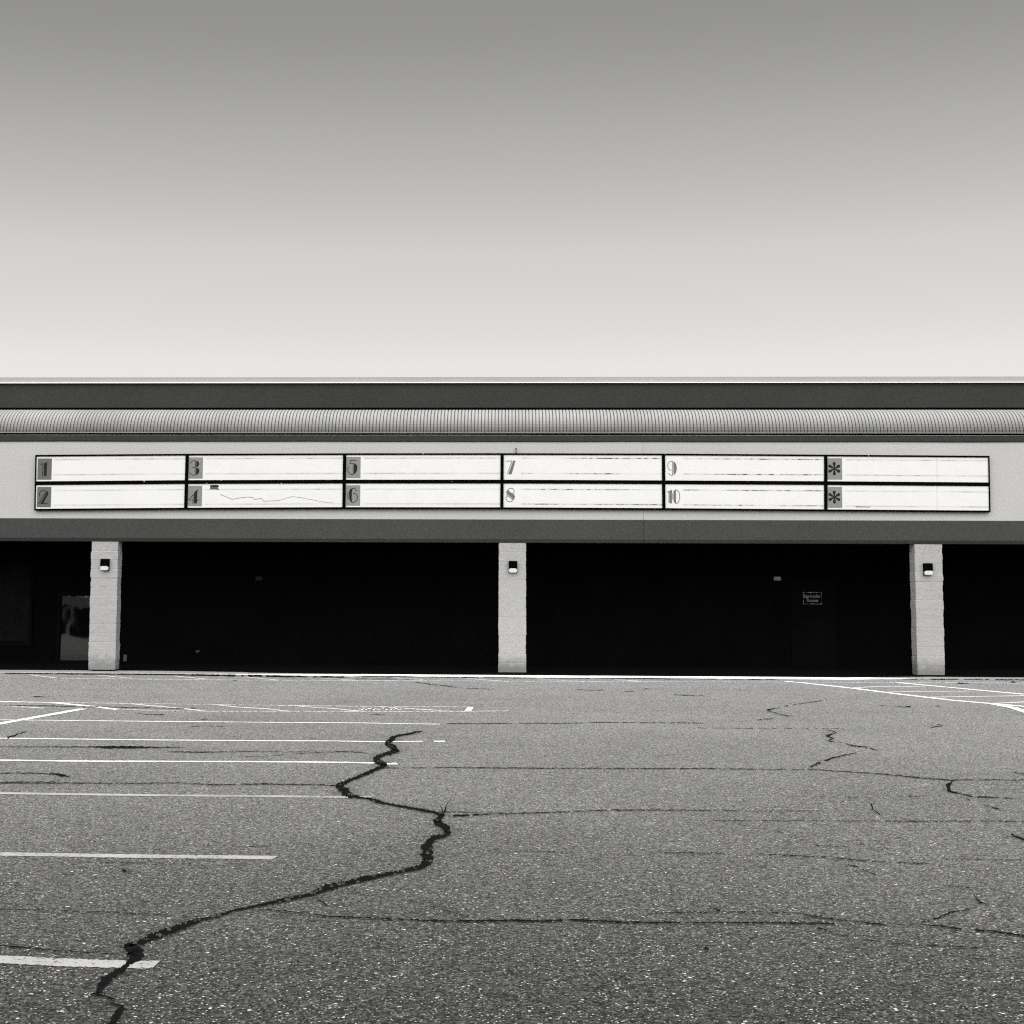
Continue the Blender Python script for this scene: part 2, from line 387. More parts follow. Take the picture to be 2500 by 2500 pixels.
Z_PAINT, Z_CRACK = 0.004, 0.008
LINES = [
 ([(-80,2337),(0,2341.5),(168,2350),(303,2353.5),(381,2355)], .135, 'paint_near'),
 ([(-80,2083),(0,2084.8),(336,2090),(650,2093.2),(671,2094)], .125, 'paint_near'),
 ([(-80,1935),(0,1936.2),(336,1941),(650,1943.6),(835,1945.6),(906,1946.6)], .12, 'paint_near'),
 ([(-80,1854.5),(0,1855.5),(168,1857.8),(650,1859.5),(835,1860.9),(913,1862.9)], .095, 'paint'),
 ([(943,1864.6),(970,1864)], .13, 'paint'),
 ([(-80,1801),(0,1802),(336,1806),(650,1808.4),(802,1808.7),(936,1810.7),(1032,1809.6)], .085, 'paint'),
 ([(1059,1809.6),(1086,1809.6)], .13, 'paint'),
 ([(-80,1756.5),(0,1757.3),(336,1760.6),(650,1763.3),(869,1764.7),(1074,1768)], .08, 'paint'),
 ([(-80,1713),(0,1713.9),(168,1715.2),(336,1717.6),(650,1721.6),(936,1725),(1138,1725.5)], .09, 'paint_thin'),
 ([(285,1731.5),(450,1736.3),(700,1736.5),(1100,1736.8),(1240,1735.4)], .09, 'paint_thin'),
 ([(-20,1712),(126,1715.2),(208.6,1722.6),(289,1732)], .13, 'paint'),
 ([(330,1719.2),(444,1729.3),(494.5,1735)], .11, 'paint_mid'),
 ([(528,1720.6),(578.6,1726),(650,1730.3),(701,1736)], .10, 'paint_mid'),
 ([(731,1724.3),(808.6,1729.3),(879,1736)], .10, 'paint_mid'),
 ([(953,1727),(1098,1736)], .10, 'paint_thin'),
 ([(16.8,1723.3),(107.6,1728.7)], .10, 'paint_thin'),
 ([(-40,1774),(0,1766.3),(47,1757.9),(202,1730.3)], .14, 'paint'),
 ([(148,1656),(600,1660.4),(1250,1663)], .12, 'paint_thin'),
 ([(1250,1663),(1850,1665),(2120,1666),(2560,1668)], .12, 'paint_thin'),
 ([(72,1647),(138,1655.3)], .09, 'paint_mid'), ([(242,1648.6),(323,1656)], .09, 'paint_mid'), ([(424,1650.3),(505,1657.7)], .09, 'paint_mid'),
 ([(598,1652.5),(684,1661)], .09, 'paint_mid'), ([(775,1654.5),(869,1660.8)], .09, 'paint_mid'), ([(963,1654.5),(1034,1659)], .09, 'paint_mid'),
 ([(1138,1656.5),(1239,1663.7)], .09, 'paint_mid'), ([(1317,1658),(1429,1664.4)], .09, 'paint_mid'), ([(1500,1659),(1572,1664)], .13, 'paint_thin'),
 ([(1917,1663),(1961,1667),(2072,1678.9),(2186,1693.3),(2321,1709),(2500,1724.3),(2600,1733)], .15, 'paint'),
 ([(2190,1666.4),(2264,1673),(2388,1684.6),(2500,1694.7),(2600,1704)], .14, 'paint'),
 ([(2422,1718),(2472,1727),(2500,1736),(2560,1756)], .14, 'paint'),
 ([(2065,1679.9),(2133,1676.5),(2257,1675.5)], .09, 'paint'), ([(2153,1689.6),(2260,1688),(2375,1687.3)], .09, 'paint'),
 ([(2270,1702),(2500,1698.4),(2600,1697)], .09, 'paint'), ([(2422,1717.5),(2500,1713.5),(2600,1709)], .09, 'paint'),
]
for i, (pts, w, mt) in enumerate(LINES):
    if pts[0][0] == -80: pts = [(-1000, pts[0][1]-920*(pts[2][1]-pts[1][1])/(pts[2][0]-pts[1][0])*.8)]+pts      # bays run on past the left edge
    if pts[-1][0] == 2600: pts = pts+[(3000, pts[-1][1]+400*(pts[-1][1]-pts[-2][1])/(pts[-1][0]-pts[-2][0]))]
    ribbon('painted_line', pts, M[mt], lot, Z_PAINT, jag=0.008, seg=6, width=w, seed=i)
# painted block at the end of the bay and worn stencil patches
blk = [ground(x, y, Z_PAINT) for x, y in ((1141.6,1725.5),(1156,1726),(1150,1736),(1134,1735.6))]
make('painted_block', blk, [(0, 3, 2, 1)], M['paint'], lot)
rnd = random.Random(5); pv = []; pf = []
for k in range(26):
    x = 876+k*4.0+rnd.uniform(-2, 2) if k > 8 else 876+k*3.2; y = rnd.uniform(1727.5, 1732)
    w = rnd.uniform(2.5, 6) ; h = rnd.uniform(.7, 1.8); b = len(pv)
    pv += [ground(x, y, Z_PAINT), ground(x+w, y+rnd.uniform(-.4, .4), Z_PAINT), ground(x+w*.9, y+h, Z_PAINT), ground(x-w*.1, y+h, Z_PAINT)]; pf.append((b, b+3, b+2, b+1))
make('worn_stencil', pv, pf, M['paint'], lot)

MAIN = [(1032,1783.8,2.5),(1003,1790.6,4),(967,1796.6,5),(957,1805,12),(942,1816,8),(957,1822,13),(968,1833,12),(936,1842,9),(915,1852,11),(926,1860,14),(939,1869,12),
 (920,1877,8),(893,1889,9),(856,1904,7),(826,1917.5,12),(842,1932,20),(856,1943,10),(890,1948,4),(913,1953,9),(936,1960.4,5),(997,1971.5,6),(1054,1981.6,6),(1082,1990,7),(1064,2005,14),(1084,2017,16),(1096,2032,15),
 (1084,2038,12),(1054,2048,14),(1044,2064,20),(1041,2084,22),(1050,2100,20),(1027,2116,13),(970,2129.5,8),(920,2139,10),(886,2146,15),(850,2155,10),(802,2166,17),(770,2178,12),(751,2185,8),(701,2195,11),(660,2204,8),(600,2217,5),
 (572,2222,5),(525,2237,10),(500,2242,4),(481,2248,11),(430,2266,17),(370,2287,17),(345,2299,12),(305,2309.5,9)]
def ragged(name, pts, seed, spurs=0, chips=0):
    """open crack with crumbled, fractal edges, short side spurs and loose crumbs of asphalt lying in it"""
    rnd = random.Random(seed); P = []
    for k in range(len(pts)-1):
        a, b = pts[k], pts[k+1]; L = math.hypot(b[0]-a[0], b[1]-a[1]); n = max(1, int(L/2.2))
        for i in range(n): P.append([a[j]+(b[j]-a[j])*i/n for j in range(3)])
    P.append(list(pts[-1])); vs = []; fs = []; cum = 0
    for k, q in enumerate(P):
        a, b = P[max(0, k-2)], P[min(len(P)-1, k+2)]
        d = Vector((b[0]-a[0], b[1]-a[1])); d.normalize(); nrm = Vector((-d.y, d.x)); cum += 2.2; w = q[2]
        mx_ = mnoise.noise(Vector((cum*.07, seed, 0)))*2.0; my_ = mnoise.noise(Vector((cum*.07, seed, 9)))*1.0
        e = []
        for sd in (1, -1):
            f_ = max(.62, 1.05 + .6*mnoise.noise(Vector((cum*.13, seed, 3*sd))) + .7*mnoise.noise(Vector((cum*.45, seed, 5*sd))) + rnd.uniform(-.18, .22))
            h = max(.4, w*.43*f_)
            e.append(ground(q[0]+mx_+sd*nrm.x*h*1.3, q[1]+my_+sd*nrm.y*h, Z_CRACK))
        vs += e
        if k: fs.append((2*k-2, 2*k-1, 2*k+1, 2*k))
    for _ in range(spurs):
        q = rnd.choice(P); L = rnd.uniform(5, 16)*(1+q[2]*.05); ang = rnd.choice((0, math.pi))+rnd.uniform(-.35, .35); x, y = q[0], q[1]+rnd.uniform(-.4, .4)*q[2]
        w = rnd.uniform(1.4, 3.0); b0 = len(vs); n = 5
        for i in range(n+1):
            t = i/n; hw = w*.5*(1-t)+.15; vs += [ground(x, y-hw, Z_CRACK-.0008), ground(x, y+hw, Z_CRACK-.0008)]
            if i: fs.append((b0+2*i-2, b0+2*i-1, b0+2*i+1, b0+2*i))
            x += math.cos(ang)*L/n; y += math.sin(ang)*L/n*.5+rnd.uniform(-.7, .7)
    o = make(name, vs, fs, M['tar'], lot)
    cv = []; cf = []
    for _ in range(chips):
        q = rnd.choice([p for p in P if p[2] > 8]); c_ = ground(q[0]+rnd.gauss(0, .32)*q[2], q[1]+rnd.gauss(0, .22)*q[2], Z_CRACK+.001); r_ = rnd.uniform(.005, .016)
        b0 = len(cv); n = 5
        ring = [(c_.x+r_*math.cos(6.283*i/n+.3)*rnd.uniform(.7, 1.3), c_.y+r_*math.sin(6.283*i/n+.3)*rnd.uniform(.7, 1.3)) for i in range(n)]
        cv += [(x, y, Z_CRACK+.0004) for x, y in ring]+[(c_.x+(x-c_.x)*.6, c_.y+(y-c_.y)*.6, Z_CRACK+r_*.7) for x, y in ring]
        cf += [(b0+i, b0+(i+1) % n, b0+n+(i+1) % n, b0+n+i) for i in range(n)]+[tuple(b0+n+i for i in range(n))]
    return o, cv, cf
rubble_v, rubble_f = [], []
for nm, pts, sd, sp_, ch_ in (('crack', MAIN, 3, 30, 80),):
    _, cv, cf = ragged(nm, pts, sd, sp_, ch_)
rubble = make('rubble', cv, cf, noise_mat('loose_asphalt_crumbs', .03, .5, 60, .4, 9, rough=.9)[0], lot); rubble['kind'] = 'stuff'
BLOB = [(303,2311,6),(316,2313,22),(330,2322,34),(331,2334,30),(322,2342,20),(312,2352,8)]
ragged('crack', BLOB, 4, 6)
LOW = [(313,2352,7),(296,2368,14),(276,2377,12),(256,2394,20),(244,2412,13),(236,2427,6),(258,2432,4),(279,2439,5)]
ragged('crack', LOW, 5, 8)
LOW2 = [(268,2448,3),(285,2453,4),(300,2456,5),(287,2474,15),(273,2499,14),(255,2530,16),(262,2570,14)]
ragged('crack', LOW2, 6, 8)

# dry weeds growing out of the main crack
M['weed'] = noise_mat('dry_weed', .012, .3, 30, .3, 5, rough=.9)[0]
def weed(px, py, n, h, seed, label):
    rnd = random.Random(seed); g = ground(px, py, 0); vs = []; fs = []
    for k in range(n):
        a = rnd.uniform(0, 6.28); l = h*rnd.uniform(.45, 1); lean = rnd.uniform(.15, .75); bx_, by_ = g.x+rnd.uniform(-.03, .03), g.y+rnd.uniform(-.03, .03); b0 = len(vs); w = .0035
        for i in range(4):
            t = i/3; x = bx_+math.cos(a)*l*lean*t*t; y = by_+math.sin(a)*l*lean*t*t; z = Z_CRACK+l*t*(1-.25*lean*t)
            ww = w*(1-t)+.0006; vs += [(x-ww*math.sin(a)-ww, y+ww*math.cos(a), z), (x+ww*math.sin(a)+ww, y-ww*math.cos(a), z)]
            if i: fs.append((b0+2*i-2, b0+2*i-1, b0+2*i+1, b0+2*i))
    o = make('weed', vs, fs, M['weed']); tag(o, label, 'weed', 'weeds growing in the main crack')
weed(1090, 1989, 2, .15, 1, 'thin dry weed standing where the crack meets the long line to its right')
weed(1046, 2086, 8, .05, 3, 'low dry weed in the steep broad part of the crack')
HAIR = [
 ([(-60,1911,2),(10,1911,3),(168,1911.3,2.6),(313,1912,2.2),(437,1911,2),(518,1915.4,2.2),(650,1913.4,3),(760,1915.5,2.2),(818,1917,3)], .03),
 ([(-60,1887,2),(0,1887.5,3),(67,1887,2.4),(130,1889,2.6),(150,1892,6),(168,1897,3)], .04),
 ([(10,1909,2),(150,1907,1.6)], .2),
 ([(0,1822.5,1),(208,1823,2),(260,1824,5),(320,1824,5.5),(383,1824,3),(450,1824,1)], 0),
 ([(412,1834.6,2),(480,1836,2.6),(551,1834.8,2),(639,1834.3,1.2),(800,1836,1.2),(850,1834.5,2),(923,1840,1)], .05),
 ([(17,1801.7,5),(40,1793,2.6),(64,1785,2.4)], .05),
 ([(943,1874.6,2.2),(1100,1873,2.2),(1250,1874.6,2.4),(1500,1875.8,2.2),(1700,1876,2.4),(1850,1877.6,1.8),(1974,1878,2.4)], .08),
 ([(1974,1878,2),(2068,1883.4,1.6),(2152,1889,2.4),(2237,1897.5,3),(2321,1904.3,3),(2380,1903,1.5),(2560,1904.5,2.4)], .04),
 ([(2328,1906,4),(2313,1917,6),(2318,1931,6),(2345,1938,3),(2375,1945,4),(2479,1948.7,1.6)], .04),
 ([(1971,1875.7,3),(2005,1860.5,4),(2038,1848.8,3.4),(2092,1837,1.8)], .06),
 ([(2139,1832,3),(2116,1824,3),(2082,1821,3.4),(2062,1813.4,2.4),(2018,1808.4,2.4),(2036,1803.3,3),(2018,1796.6,4),(2042,1788,2.6),(2022,1781.5,2)], .1),
 ([(2046,1779,1.5),(1900,1778,1.2),(1700,1777,1)], .15),
 ([(1874,1732.7,4),(1894,1729.3,1.6),(1924,1722.6,2),(1968,1715.9,1.6),(2010,1709,1.3)], .1),
 ([(1874,1734,2),(1900,1743,1.4),(1930,1749,2.4)], .1), ([(1850,1758,1.6),(1888,1754,1.4)], .1),
 ([(1104,1991,4),(1250,1985.7,2.4),(1351,1982.6,2.6),(1493,1977.3,2.8),(1654,1977.3,2.2),(1850,1980,1.4),(2000,1979,1)], .08),
 ([(1054,1981,2),(1250,1985,1)], .1), ([(1085,1982,1.6),(1093,1964,2.4)], 0),
 ([(1738,2002.5,1.8),(1850,2003,1.6),(2100,2004,1.4),(2233,2004.5,2.6),(2400,2004,2.4),(2560,2006,2)], .08),
 ([(2180,1992.7,1.8),(2233,2004.5,2.4)], .1), ([(2126,1963,4),(2132,1976,3),(2148,1989,3)], .05),
 ([(2000,1943,1.6),(2100,1948,1.4)], .2), ([(2180,1943,2),(2240,1944,2)], .2), ([(2360,1950,3),(2370,1956,3)], 0), ([(2400,1964,2.4),(2440,1976,3)], .1),
 ([(-60,2221,2),(0,2220.4,2.2),(94,2220.4,2.6),(235,2226,2.4),(370,2231.4,2.4),(481,2238,2)], .12),
 ([(-60,2304,2),(0,2307.8,3),(60,2313,3.4),(134,2319.6,3),(235,2326.3,3),(289,2331,2)], .08),
 ([(633,2218.7,2.6),(711,2225.4,3),(768,2232,2.8),(795,2237,3.4),(903,2240.5,3.4),(1020,2246,3.8),(1105,2248.3,4.4),(1250,2246.6,4.4),(1318,2248.3,4.4),(1419,2245.6,4.6),(1469,2249,4),(1536,2251.6,4),(1704,2251.6,3),(1850,2252.3,3.6),(2038,2254.7,3.4)], .03),
 ([(1587,2229.4,2),(1704,2227,2.8),(1850,2225.4,2.2),(1951,2229.4,2.6),(1991,2237,3.6),(2038,2244,3),(2102,2251.6,3),(2173,2257.3,4),(2237,2255.7,2),(2304,2260.7,4),(2348,2269,4.6),(2422,2272.5,3.4),(2500,2284,5),(2560,2292,5)], .05),
 ([(849,2175,1.6),(879,2183.4,2),(936,2185,1.4),(1037,2208.6,2.2),(1105,2227,2.4),(1155,2242,2.6)], .12),
 ([(761,2192.8,2),(785,2198.5,3),(799,2212,3)], .05),
 ([(1850,2084.8,2.2),(2008,2091.5,3),(2112,2101,2.4),(2186,2106,3),(2270,2107.6,2)], .08),
 ([(2310,2097,1.6),(2560,2099,1.8)], .2), ([(2290,2160.8,2.4),(2368,2166.5,2.4)], .15), ([(2378,2186,2.6),(2390,2200,3.4),(2408,2208.6,3)], 0),
 ([(2247,2251.6,3),(2287,2242,3.6),(2321,2227,3.4),(2375,2218.7,2.4)], .1), ([(1731,2211.3,2),(1750,2220,4),(1768,2224.7,3)], .05),
 ([(1998,2264,4),(2052,2282.6,2),(2129,2296,2.4),(2223,2306,3),(2388,2313.5,3)], .25),
 ([(1005,1663.7,1.2),(1047,1669.5,2),(1131,1679.5,1.4),(1210,1682.5,1)], .1), ([(870,1657,1),(1010,1658,1.3)], .1),
 ([(1074,1766,1.8),(1250,1765.7,1.4),(1402,1765.3,1.5),(1449,1763,1.9),(1523,1763.6,1.7),(1718,1764.7,1.6)], .14),
 ([(1624,2081.7,2.4),(1772,2082.4,2)], .1), ([(1270,2077,2),(1415,2080,1.8)], .15), ([(1440,2096,2),(1460,2097,2)], 0),
 ([(2274,1776,2),(2301,1771.4,3),(2284,1766.3,2)], .1), ([(185,2104.3,1.6),(437,2107,2),(504,2109.3,2)], .2),
 ([(13,1721.6,1.6),(202,1724.3,1.8),(370,1728.3,1.5),(440,1729,1.4),(478,1728.3,3)], .1), ([(82,1700.7,2.4),(108,1700.7,2)], 0),
 ([(330,1742,1.2),(405,1744.5,2)], .1), ([(906,1744.6,2.4),(940,1744.6,2)], 0), ([(460,1773,1.4),(545,1772.5,1.4)], .2), ([(490,1755,1.6),(520,1755,1.6)], .1),
 ([(568,1661.6,1.8),(580,1661.6,1.6)], 0), ([(2069,2111,2),(2096,2116,3),(2119,2127.8,2),(2153,2141,2)], .12), ([(2469,2037,4),(2500,2050.5,5),(2530,2062,4)], 0),
 ([(1407,1684,1.4),(1475,1685,1.6)], .2), ([(1525,1687,1.3),(1547,1688.5,1.8)], 0), ([(1566,1683,1.6),(1583,1681,1.2)], 0), ([(1636,1696,1.2),(1720,1699,1.6)], .1),
 ([(2150,1722,1.2),(2190,1725,1.4),(2214,1725.5,1.6)], .1), ([(2214,1725.5,4),(2223,1725.7,3)], 0), ([(2286,1724,2.6),(2292,1724,2)], 0),
 ([(300,2124,7),(309,2125,5)], 0), ([(1720,2314,7),(1732,2317,4)], 0), ([(340,2270,3),(348,2271,2)], 0), ([(600,1848,1.6),(780,1837,1.2)], .3),
 ([(2475,1885,2),(2530,1893,2.4)], .1), ([(2340,1668,3),(2366,1668.5,2.4)], 0), ([(2468,1664.5,4),(2480,1665,3)], 0),
]
for i, (pts, br) in enumerate(HAIR):
    ribbon('crack', pts, M['tar'] if max(p[2] for p in pts) > 2.9 else M['tar_soft'], lot, Z_CRACK-.001*(i % 3)*.6, jag=0.9, seg=5.0, wpx=True, breaks=br*1.1, seed=100+i)

# ------------------------------------------------------------------ pavement: pale apron in the sun, dark walkway under the canopy
EDGE = [(-1300,1632.0),(-420,1637.5),(0,1640.3),(200,1641.3),(420,1643),(640,1646.5),(860,1650.2),(885,1649.2),(1100,1651.4),(1250,1652.7),(1440,1654.4),(1450,1653.4),(1650,1655.2),(1900,1656.4),(2060,1658.4),(2150,1657),(2260,1656.2),(2500,1657.8),(2900,1659),(3700,1661)]
ZA = 0.012
YB = -1.30
pe = []
for k in range(len(EDGE)-1):
    a, b = EDGE[k], EDGE[k+1]; n = max(1, int((b[0]-a[0])/14))
    for i in range(n): pe.append((a[0]+(b[0]-a[0])*i/n, a[1]+(b[1]-a[1])*i/n))
pe.append(EDGE[-1])
vs = []; fs = []; wf = []
for k, (x, y) in enumerate(pe):
    j = mnoise.noise(Vector((x*.02, 3, 1)))*0.5 + mnoise.noise(Vector((x*.11, 7, 1)))*0.45
    g = ground(x, y+(.4 if x < 600 else 0)+j, ZA); back = ground(x, y-(4.8 if x < 600 else 3.9)-(0.5 if 1000 < x < 1500 else 0)+j*.3, .025)
    wf.append((back.x, back.y))
    vs += [(back.x, back.y-.004, 0.025), (g.x, g.y+.03, ZA+.002), (g.x, g.y, ZA-.003), (g.x, g.y-.004, -0.05)]
for k in range(len(pe)-1):
    for i in range(3): fs.append((4*k+i, 4*k+i+1, 4*(k+1)+i+1, 4*(k+1)+i))
apron = make('pavement', vs, fs, M['apron']); tag(apron, 'narrow strip of sunlit pale concrete kerb before the pillars', kind='structure')
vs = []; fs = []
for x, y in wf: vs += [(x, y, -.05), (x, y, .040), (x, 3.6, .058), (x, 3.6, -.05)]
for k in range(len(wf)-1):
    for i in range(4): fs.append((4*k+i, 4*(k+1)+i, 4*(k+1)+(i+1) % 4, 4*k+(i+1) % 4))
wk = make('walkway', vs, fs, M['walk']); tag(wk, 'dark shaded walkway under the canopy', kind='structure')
# tarred gutter joint under the pavement's edge, thick in places
GUT = [([(-60,1643.6,3.0),(200,1645.0,3.0),(420,1646.8,3.2),(640,1650.2,4.2),(850,1653.2,3.2)], 0.03), ([(884,1650.6,2.6),(1100,1653,2.4),(1250,1654.3,2.4),(1440,1656,1.4)], .02),
       ([(1446,1654.6,2.2),(1650,1656.8,2.8),(1700,1657,1)], .05), ([(1700,1657.2,1.2),(1850,1658,2.6),(1905,1657.6,1.6)], .1), ([(2205,1657.2,3),(2290,1658,3.6),(2330,1658,2.4),(2500,1659.4,2.8),(2600,1660,2)], .08)]
for i, (pts, br) in enumerate(GUT):
    ribbon('tar_joint', pts, M['tar'], lot, Z_CRACK+.0006, jag=0.5, seg=5, wpx=True, breaks=br, seed=300+i)

# ------------------------------------------------------------------ the building
bld = empty('cinema_building', (0, 0, 0)); tag(bld, 'long low cinema front with ribbed metal band, pale wall and three pillars', 'building')
YF = 0.0            # face of the pale wall
z_coptop, z_copbot, z_fbot = zat(920.3, .70), zat(934.6, .70), zat(995, .76)
z_ribbot = zat(1056.8, -.06); z_ribtop = zat(998.5, .84)-.030
z_fr_top, z_fr_bot = zat(1062.1, -.05), zat(1077.8, -.05)
z_bm_top, z_bm_bot, z_pt = zat(1268, -.07), zat(1316.2, -.07), 2.905
# pale wall between ribs and beam, in two panels with a control joint
xj = wall(1571, 1280, 0).x
MB().box(X0, xj-.006, YF, .5, z_bm_top-.02, z_fr_bot+.06).box(xj+.006, X1, YF, .5, z_bm_top-.02, z_fr_bot+.06).box(xj-.006, xj+.006, YF+.012, .5, z_bm_top-.02, z_fr_bot+.06).build('wall', M['stucco'], bld)
# beam below it with a tapering drip edge
d = z_bm_bot
xs = wavy_xs(.8)
b = MB()
def beam_prof(): return [(-.07, z_bm_top-.012), (-.07, d), (-.01, z_pt+.012), (.06, z_pt+.005), (.06, z_pt+.16), (.5, z_pt+.16), (.5, z_bm_top-.03), (-.055, z_bm_top-.002)]
b.extrude_x(beam_prof(), [X0, xj-.005]); b.extrude_x(beam_prof(), [xj+.005, X1])
bm_o = b.build('beam', M['dark_stucco'], bld)
MB().box(X0, X1, .02, .5, z_bm_top-.035, z_bm_top-.021).build('reveal', M['void'], bld)
# dark band and flashing above the wall
frv = []; frf = []
xs = wavy_xs(.35)
pr = lambda x: mnoise.noise(Vector((x*.55, 0, 4)))*.006
for x in xs:
    k = pr(x)
    frv += [(x, -.05, z_fr_top), (x, -.05, z_fr_bot+.012+k), (x, -.035, z_fr_bot+k), (x, .1, z_fr_bot+k), (x, .1, z_fr_top)]
for i in range(len(xs)-1):
    for j in range(5):
        jj = (j+1) % 5; frf.append((5*i+j, 5*i+jj, 5*(i+1)+jj, 5*(i+1)+j))
make('frieze', frv, frf, M['fascia'], bld)
fv = []; ff = []
for x in xs:
    k = mnoise.noise(Vector((x*.3, 9, 4)))*.005
    fv += [(x, -.060, z_fr_top-.008+k*.5), (x, -.052, z_fr_top-.001+k), (x, .05, z_fr_top+.001+k)]
for i in range(len(xs)-1):
    for j in range(2): ff.append((3*i+j, 3*i+j+1, 3*(i+1)+j+1, 3*(i+1)+j))
make('flashing', fv, ff, M['coping'], bld)
MB().box(X0, X1, .12, .5, z_fr_top-.02, z_ribbot+.05).build('gap', M['void'], bld)
# ribbed quarter-round metal roof
def ribs():
    pitch = .0762*1.0; n = int((X1-X0)/pitch); prof = [(0, -.050), (.12, -.050), (.14, -.004), (.34, .003), (.57, .005), (.80, .003), (.985, -.004)]
    A = 14; ry = .90; rz = z_ribtop-z_ribbot
    vs = []; fs = []
    cols = []
    for i in range(n):
        for u, h in prof: cols.append((X0+(i+u)*pitch, h + mnoise.noise(Vector((i*.7, 0, 2)))*.0015))
    for x, h in cols:
        for k in range(A+1):
            t = k/A*math.pi/2
            ny, nz = -math.cos(t), math.sin(t)
            vs.append((x, -.06+ry*(1-math.cos(t)) + ny*h, z_ribbot+rz*math.sin(t)+nz*h))
    S = A+1
    for c in range(len(cols)-1):
        for k in range(A): fs.append((c*S+k, (c+1)*S+k, (c+1)*S+k+1, c*S+k+1))
    return vs, fs
vs, fs = ribs(); rr = make('ribbed_roof', vs, fs, M['rib'], bld, smooth=False)
rr.data.materials.append(noise_mat('grimy_seam', 0.015, .3, 30, .3, 2, rough=1, spec=0)[0])  # groove shadow put into the colour: near-black seam faces
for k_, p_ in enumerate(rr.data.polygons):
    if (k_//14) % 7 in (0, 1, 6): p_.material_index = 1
MB().box(X0, X1, -.075, -.02, z_ribbot-.006, z_ribbot+.003).build('roof_trim', M['coping'], bld)
MB().box(X0, X1, -.02, .12, z_ribbot-.006, z_ribbot+.01).build('roof_gap', M['void'], bld)
# parapet: void, dark fascia, coping with bright drip edge
MB().box(X0, X1, .98, 1.2, z_ribtop-.1, z_fbot+.1).build('parapet_gap', M['void'], bld)
MB().box(X0, X1, .76, 1.25, z_fbot, z_copbot+.02).build('parapet', M['fascia'], bld)
MB().extrude_x([(.70, z_copbot+.012), (.70, z_coptop), (.98, z_coptop-.03), (1.27, z_coptop-.03), (1.27, z_copbot+.012)], [X0, X1]).build('coping', M['coping'], bld)
MB().extrude_x([(.655, z_copbot-.004), (.70, z_copbot+.012), (.76, z_copbot+.014), (.76, z_copbot-.004)], [X0, X1]).build('drip_edge', M['drip'], bld)
# roof slab, soffit, back wall of the canopy
MB().box(X0, X1, 1.21, 24, z_fbot-.25, z_fbot-.05).build('roof', M['grey_metal'], bld)
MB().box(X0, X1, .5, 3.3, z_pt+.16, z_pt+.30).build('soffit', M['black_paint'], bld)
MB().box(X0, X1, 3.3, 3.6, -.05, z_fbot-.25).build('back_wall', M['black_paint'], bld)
MB().box(X0, X0+.3, 3.6, 24, -.05, z_fbot-.25).box(X1-.3, X1, 3.6, 24, -.05, z_fbot-.25).box(X0, X1, 23.7, 24, -.05, z_fbot-.25).build('rear_wall', M['stucco'], bld)

def pillar(name, X, depth, rot, seed, z0=.056, z1=z_pt+.004):
    """split-face block pier: rough grid faces, bonded joints"""
    W = .61; rnd = random.Random(seed)
    per = []
    nx, ny = 26, 12
    for i in range(nx): per.append((-W/2+W*i/nx, 0, 0, -1))
    for i in range(ny): per.append((W/2, depth*i/ny, 1, 0))
    for i in range(nx): per.append((W/2-W*i/nx, depth, 0, 1))
    for i in range(ny): per.append((-W/2, depth-depth*i/ny, -1, 0))
    nz = 210; H = z1-z0; course = .2032
    off = [rnd.uniform(-.004, .004) for _ in range(40)]; jst = [rnd.choice((.15, .3, .5, .9, 1.2)) for _ in range(40)]; jst[1] = 1.6
    vs = []; fs = []; n = len(per)
    c, s = math.cos(rot), math.sin(rot)
    for k in range(nz+1):
        z = z0+H*k/nz; ci = int((z-z0)/course); zz = (z-z0) - ci*course
        joint = -.0045*jst[int(round((z-z0)/course))] if min(zz, course-zz) < .008 and 0 < k < nz else 0
        for (x, y, ax, ay) in per:
            r = mnoise.fractal(Vector((x*9+seed*11, y*9, z*9)), 1, 2, 4)*.006
            corner = (abs(abs(x)-W/2) < .001 and (y < .001 or abs(y-depth) < .001))
            bx = abs(x - (-W/2+W*(1/3 if (ci+seed) % 2 else 2/3))) < .012 and ay == -1
            o = off[ci]+r+joint+(-.005 if bx and joint == 0 else 0)
            if ay == -1 and y < .001 and not corner: px_, py_ = x, y-o
            elif corner: 
                sx_ = 1 if x > 0 else -1; sy_ = -1 if y < .001 else 1
                px_, py_ = x+sx_*(o*1.3-.004), y+sy_*(o*1.0-.004)
            else: px_, py_ = x+ax*o, y+ay*o
            vs.append((X+px_*c-py_*s, px_*s+py_*c, z))
    for k in range(nz):
        for i in range(n):
            j = (i+1) % n; fs.append((k*n+i, k*n+j, (k+1)*n+j, (k+1)*n+i))
    return make(name, vs, fs, M['block'], bld)
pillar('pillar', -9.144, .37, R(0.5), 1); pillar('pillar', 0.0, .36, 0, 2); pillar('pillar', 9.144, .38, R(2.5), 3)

# doors and cases in the dark back wall
YW = 3.3
def wb(px0, py0, px1, py1, Y):
    a = wall(px0, py1, Y); b_ = wall(px1, py0, Y); return a.x, b_.x, a.z, b_.z
# glazed entrance door at left, reflecting the street behind the camera
gx0, gx1, gz0, gz1 = wb(146, 1455, 262, 1612, YW-.05)
fr = MB(); t_ = .09
fr.box(gx0-t_, gx0, YW-.10, YW-.002, .058, gz1+t_).box(gx1, gx1+t_, YW-.10, YW-.002, .058, gz1+t_).box(gx0, gx1, YW-.10, YW-.002, gz1, gz1+t_).box(gx0, gx1, YW-.10, YW-.002, .058, gz0)
door = fr.build('entrance_door', M['dim_metal'], bld)
pane = make('glass_pane', [(gx0, YW-.055, gz0), (gx1, YW-.055, gz0), (gx1, YW-.055+(gz1-gz0)*.0100, gz1), (gx0, YW-.055+(gz1-gz0)*.0100, gz1)], [(0, 1, 2, 3)], M['glass'], door)
